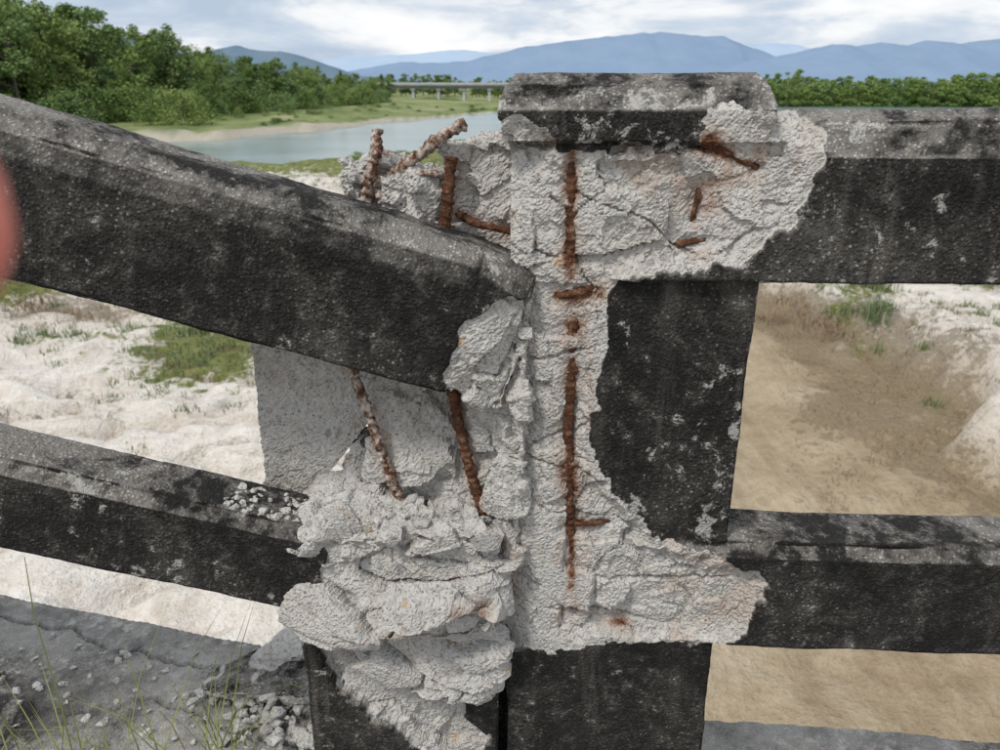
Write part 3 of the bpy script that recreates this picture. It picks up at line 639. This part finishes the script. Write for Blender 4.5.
# ============================================================ GRASS
def tuft(V, Fc, c, h, n, spread, w, lean=.5):
    for k in range(n):
        a = random.uniform(0, 6.283); ln = random.uniform(.1, lean); hh = h*random.uniform(.5, 1.1); b = Vector(c)+Vector((random.gauss(0, spread), random.gauss(0, spread), -.02))
        d = Vector((math.cos(a), math.sin(a), 0)); s = Vector((-d.y, d.x, 0))*w; o = len(V)
        for t, ww in ((0, 1), (.4, .8), (.75, .45)):
            p = b+Vector((0, 0, hh*t*(1-.25*ln*t)))+d*(hh*ln*t*t); V.append(tuple(p-s*ww)); V.append(tuple(p+s*ww))
        V.append(tuple(b+Vector((0, 0, hh*(1-.35*ln)))+d*hh*ln))
        Fc += [(o, o+1, o+3, o+2), (o+2, o+3, o+5, o+4), (o+4, o+5, o+6)]
V, Fc = [], []; V2, F2 = [], []
gi = green.copy(); sel = np.where((y > 7) & (y < 40) & (np.abs(x) < 26) & (gi > .22))[0]
pr = gi[sel]**2*np.gradient(xs)[sel % NX]*np.gradient(ys)[sel//NX]; pr /= pr.sum()
for i in rng.choice(sel, 3800, p=pr):
    c = (x[i]+random.uniform(-.3, .3), y[i]+random.uniform(-.3, .3), co[i, 2])
    if random.random() < .76: tuft(V, Fc, c, random.uniform(.06, .24), 12, .10, .009, .9)
    else: tuft(V2, F2, c, random.uniform(.06, .22), 14, .10, .007, 1.2)
sel = np.where((y > 7) & (y < 32) & (np.abs(x) < 22) & (brush > .3))[0]
pr = brush[sel]*np.gradient(xs)[sel % NX]*np.gradient(ys)[sel//NX]; pr /= pr.sum()
for i in rng.choice(sel, 900, p=pr):
    tuft(V2, F2, (x[i], y[i], co[i, 2]), random.uniform(.04, .16), 12, .12, .006, 1.4)
for k in range(90):
    cx, cy = random.uniform(7.0, 14), random.uniform(10, 22); tuft(V, Fc, (cx, cy, ground_z(cx, cy)), random.uniform(.12, .34), 26, .09, .010, 1.0)
for k in range(70):
    cx, cy = random.uniform(-14, -3.5), random.uniform(8.5, 21); tuft(V, Fc, (cx, cy, ground_z(cx, cy)), random.uniform(.08, .26), 26, .12, .009, 1.0)
for (cx, cy, h) in ((8.35, 16.8, .85), (8.5, 16.5, .65), (8.2, 16.9, .55), (7.75, 15.1, .65), (7.6, 14.7, .6), (7.45, 15.4, .45), (11.8, 17.6, .5), (9.9, 18, .3), (-10, 17, .35), (-11, 17.4, .35), (-5.9, 14, .3)):
    tuft(V, Fc, (cx, cy, ground_z(cx, cy)), h, 60, .13, .013, .9)
for (cx, cy) in ((6.4, 15.9), (6.6, 15.4), (6.1, 16.5), (6.8, 14.8), (-9.3, 15.2), (-9.8, 15.5), (-10.3, 13.5), (-8.9, 15.1)):
    tuft(V2, F2, (cx, cy, ground_z(cx, cy)), .32, 110, .26, .008, 1.4)
mesh_np('riverbed_grass', V, Fc, GRASSM, False); mesh_np('dry_brush', V2, F2, DRYG, False)
V, Fc = [], []
for k in range(54): tuft(V, Fc, (random.uniform(-.80, -.40), random.uniform(.62, .95), -1.06), random.uniform(.10, .38), 5, .02, .0017, .8)
tuft(V, Fc, (-.52, .72, -1.06), .56, 4, .006, .0016, .3); tuft(V, Fc, (-.60, .72, -1.06), .46, 6, .01, .0017, .4); tuft(V, Fc, (-.45, .70, -1.06), .38, 6, .01, .0016, .6)
mesh_np('roadside_grass', V, Fc, GRASSM, False)
def stem(V, Fc, pts, w):
    o = len(V)
    for i, p in enumerate(pts):
        ww = w*(1-.7*i/(len(pts)-1)); V.append((p[0]-ww, p[1], p[2])); V.append((p[0]+ww*.6, p[1], p[2]+ww*.8))
    for i in range(len(pts)-1): Fc.append((o+2*i, o+2*i+1, o+2*i+3, o+2*i+2))
V, Fc = [], []
stem(V, Fc, [(-.345, .70, -1.05), (-.352, .695, -.90), (-.346, .69, -.80), (-.330, .685, -.73), (-.306, .68, -.68), (-.278, .675, -.648), (-.255, .67, -.632), (-.235, .67, -.628), (-.222, .67, -.634)], .0024)
stem(V, Fc, [(-.34, .72, -1.05), (-.335, .71, -.9), (-.30, .70, -.80), (-.27, .69, -.78)], .0018)
stem(V, Fc, [(-.545, .74, -1.05), (-.55, .735, -.85), (-.545, .73, -.70), (-.548, .73, -.58), (-.54, .728, -.50)], .0022)
mesh_np('weed_stem', V, Fc, GRASSM, False)

# ============================================================ DISTANT ROAD BRIDGE
BC = simple('distant_bridge_concrete', [(.3, (.40, .41, .41)), (.7, (.52, .53, .53))], .5)
BD = simple('distant_bridge_girder', [(.3, (.16, .17, .18)), (.7, (.22, .23, .24))], .5)
db = empty('road_bridge')
hulls_obj('deck', [box_pts(-48, 110, 300, 308, .25, .65)], BC, db); hulls_obj('girder', [box_pts(-47.9, 109.9, 300.6, 307.4, -.75, .245)], BD, db)
hulls_obj('parapet', [box_pts(-48, 110, 299.8, 299.99, .66, 1.35)], BC, db)
pil = []
for k in range(16):
    xx = -42+k*9.5
    for yy in (301.2, 305.6): pil.append(box_pts(xx-.5, xx+.5, yy, yy+.9, -7, -1.25))
    pil.append(box_pts(xx-.8, xx+.8, 300.7, 307.2, -1.25, -.76))
hulls_obj('piers', pil, BC, db)

# ============================================================ HAND (holding the phone, fingertip enters at left)
g = NT('skin'); v = g.obj(); n = g.noise(v, 300, 3)
SK = g.finish(g.ramp(n, [(.3, (.62, .17, .13)), (.7, (.72, .24, .18))]), .5, n, .2, .0005, .4)
me = bpy.data.meshes.new('hand'); bm = bmesh.new()
nodes = {'wrist': ((-.15, -.13, -.16), .024), 'palm': ((-.128, -.07, -.095), .026), 'palm2': ((-.122, -.045, -.065), .024),
 'i1': ((-.116, -.012, -.040), .0135), 'i2': ((-.108, .030, -.022), .0115), 'i3': ((-.085, .056, -.012), .0115), 'i4': ((-.064, .064, -.0095), .0116), 'i5': ((-.0515, .065, -.0105), .0112), 'i6': ((-.0438, .065, -.0108), .0096),
 'm1': ((-.120, -.018, -.065), .0125), 'm2': ((-.118, .028, -.055), .010), 'm3': ((-.115, .040, -.085), .009), 'm4': ((-.112, .022, -.098), .008),
 'r1': ((-.124, -.028, -.090), .012), 'r2': ((-.122, .016, -.085), .0095), 'r3': ((-.118, .024, -.112), .0088), 'r4': ((-.115, .006, -.120), .0078),
 'l1': ((-.128, -.045, -.112), .011), 'l2': ((-.126, -.008, -.113), .0085), 'l3': ((-.122, -.001, -.134), .0078), 'l4': ((-.12, -.014, -.14), .0068),
 't1': ((-.105, -.075, -.075), .014), 't2': ((-.085, -.065, -.045), .011), 't3': ((-.072, -.055, -.022), .0095),
 'fa': ((-.19, -.26, -.28), .034), 'fb': ((-.24, -.42, -.42), .042)}
vs = {k: bm.verts.new(p[0]) for k, p in nodes.items()}
for a, b in [('palm', 'wrist'), ('palm', 'palm2'), ('wrist', 'fa'), ('fa', 'fb'), ('palm2', 'i1'), ('i1', 'i2'), ('i2', 'i3'), ('i3', 'i4'), ('i4', 'i5'), ('i5', 'i6'), ('palm2', 'm1'), ('m1', 'm2'), ('m2', 'm3'), ('m3', 'm4'),
             ('palm', 'r1'), ('r1', 'r2'), ('r2', 'r3'), ('r3', 'r4'), ('palm', 'l1'), ('l1', 'l2'), ('l2', 'l3'), ('l3', 'l4'), ('palm', 't1'), ('t1', 't2'), ('t2', 't3')]: bm.edges.new((vs[a], vs[b]))
bm.to_mesh(me); bm.free(); hand = link(bpy.data.objects.new('hand', me)); me.materials.append(SK)
md = hand.modifiers.new('s', 'SKIN'); md.use_smooth_shade = True
for i, k in enumerate(nodes): me.skin_vertices[0].data[i].radius = (nodes[k][1],)*2; me.skin_vertices[0].data[i].use_root = (k == 'palm')
hand.modifiers.new('ss', 'SUBSURF').levels = 2; hand.modifiers['ss'].render_levels = 2

# ============================================================ SKY + SUN
w = bpy.data.worlds.new('World'); scene.world = w; w.use_nodes = True; g = NT(w, True)
SUN_EL, SUN_AZ = math.radians(54), math.radians(222)
sky = g.n('ShaderNodeTexSky', sky_type='NISHITA'); sky.sun_disc = False; sky.sun_elevation = SUN_EL; sky.sun_rotation = SUN_AZ; sky.dust_density = 2.
gen = g.n('ShaderNodeTexCoord').outputs['Generated']; mp = g.n('ShaderNodeMapping', {'Vector': gen, 'Scale': (1., 1., 4.0), 'Location': (.62, .35, .1)}).outputs[0]
c1 = g.noise(mp, 4.4, 6, .58, .3)
cl = g.ramp(c1, [(.36, (.50, .60, .74)), (.44, (.60, .69, .81)), (.50, (.74, .80, .88)), (.55, (.93, .95, .98)), (.64, (1.05, 1.05, 1.05))])
zz = g.n('ShaderNodeSeparateXYZ', {'Vector': gen}).outputs['Z']
lift = g.ramp(zz, [(.0, .94), (.06, .94), (.12, .90), (.35, 1.0)])
cl = g.mix(1., cl, lift, 'MULTIPLY')
cl10 = g.n('ShaderNodeVectorMath', {0: cl, 1: (10.4, 10.4, 10.4)}, operation='MULTIPLY').outputs[0]
mixc = g.mix(.92, sky.outputs[0], cl10)
bg = g.n('ShaderNodeBackground', {'Color': mixc, 'Strength': .105}); o = g.n('ShaderNodeOutputWorld'); g.t.links.new(bg.outputs[0], o.inputs[0])
sd = bpy.data.lights.new('sun', 'SUN'); sd.energy = 2.4; sd.angle = math.radians(12); sd.color = (1, .96, .90); so = link(bpy.data.objects.new('sun', sd))
dirv = Vector((math.sin(SUN_AZ)*math.cos(SUN_EL), math.cos(SUN_AZ)*math.cos(SUN_EL), math.sin(SUN_EL))); so.rotation_euler = (-dirv).to_track_quat('-Z', 'Y').to_euler(); so.location = (0, 0, 20)

# ============================================================ CAMERA
cd = bpy.data.cameras.new('camera'); cam = link(bpy.data.objects.new('camera', cd)); cam.location = (0, 0, 0); cam.rotation_euler = (math.radians(90-20.9), 0, 0)
cd.sensor_width = 36; cd.lens = 27.2; cd.clip_start = .005; cd.clip_end = 20000
cd.dof.use_dof = True; cd.dof.focus_distance = .9; cd.dof.aperture_fstop = 11
scene.camera = cam
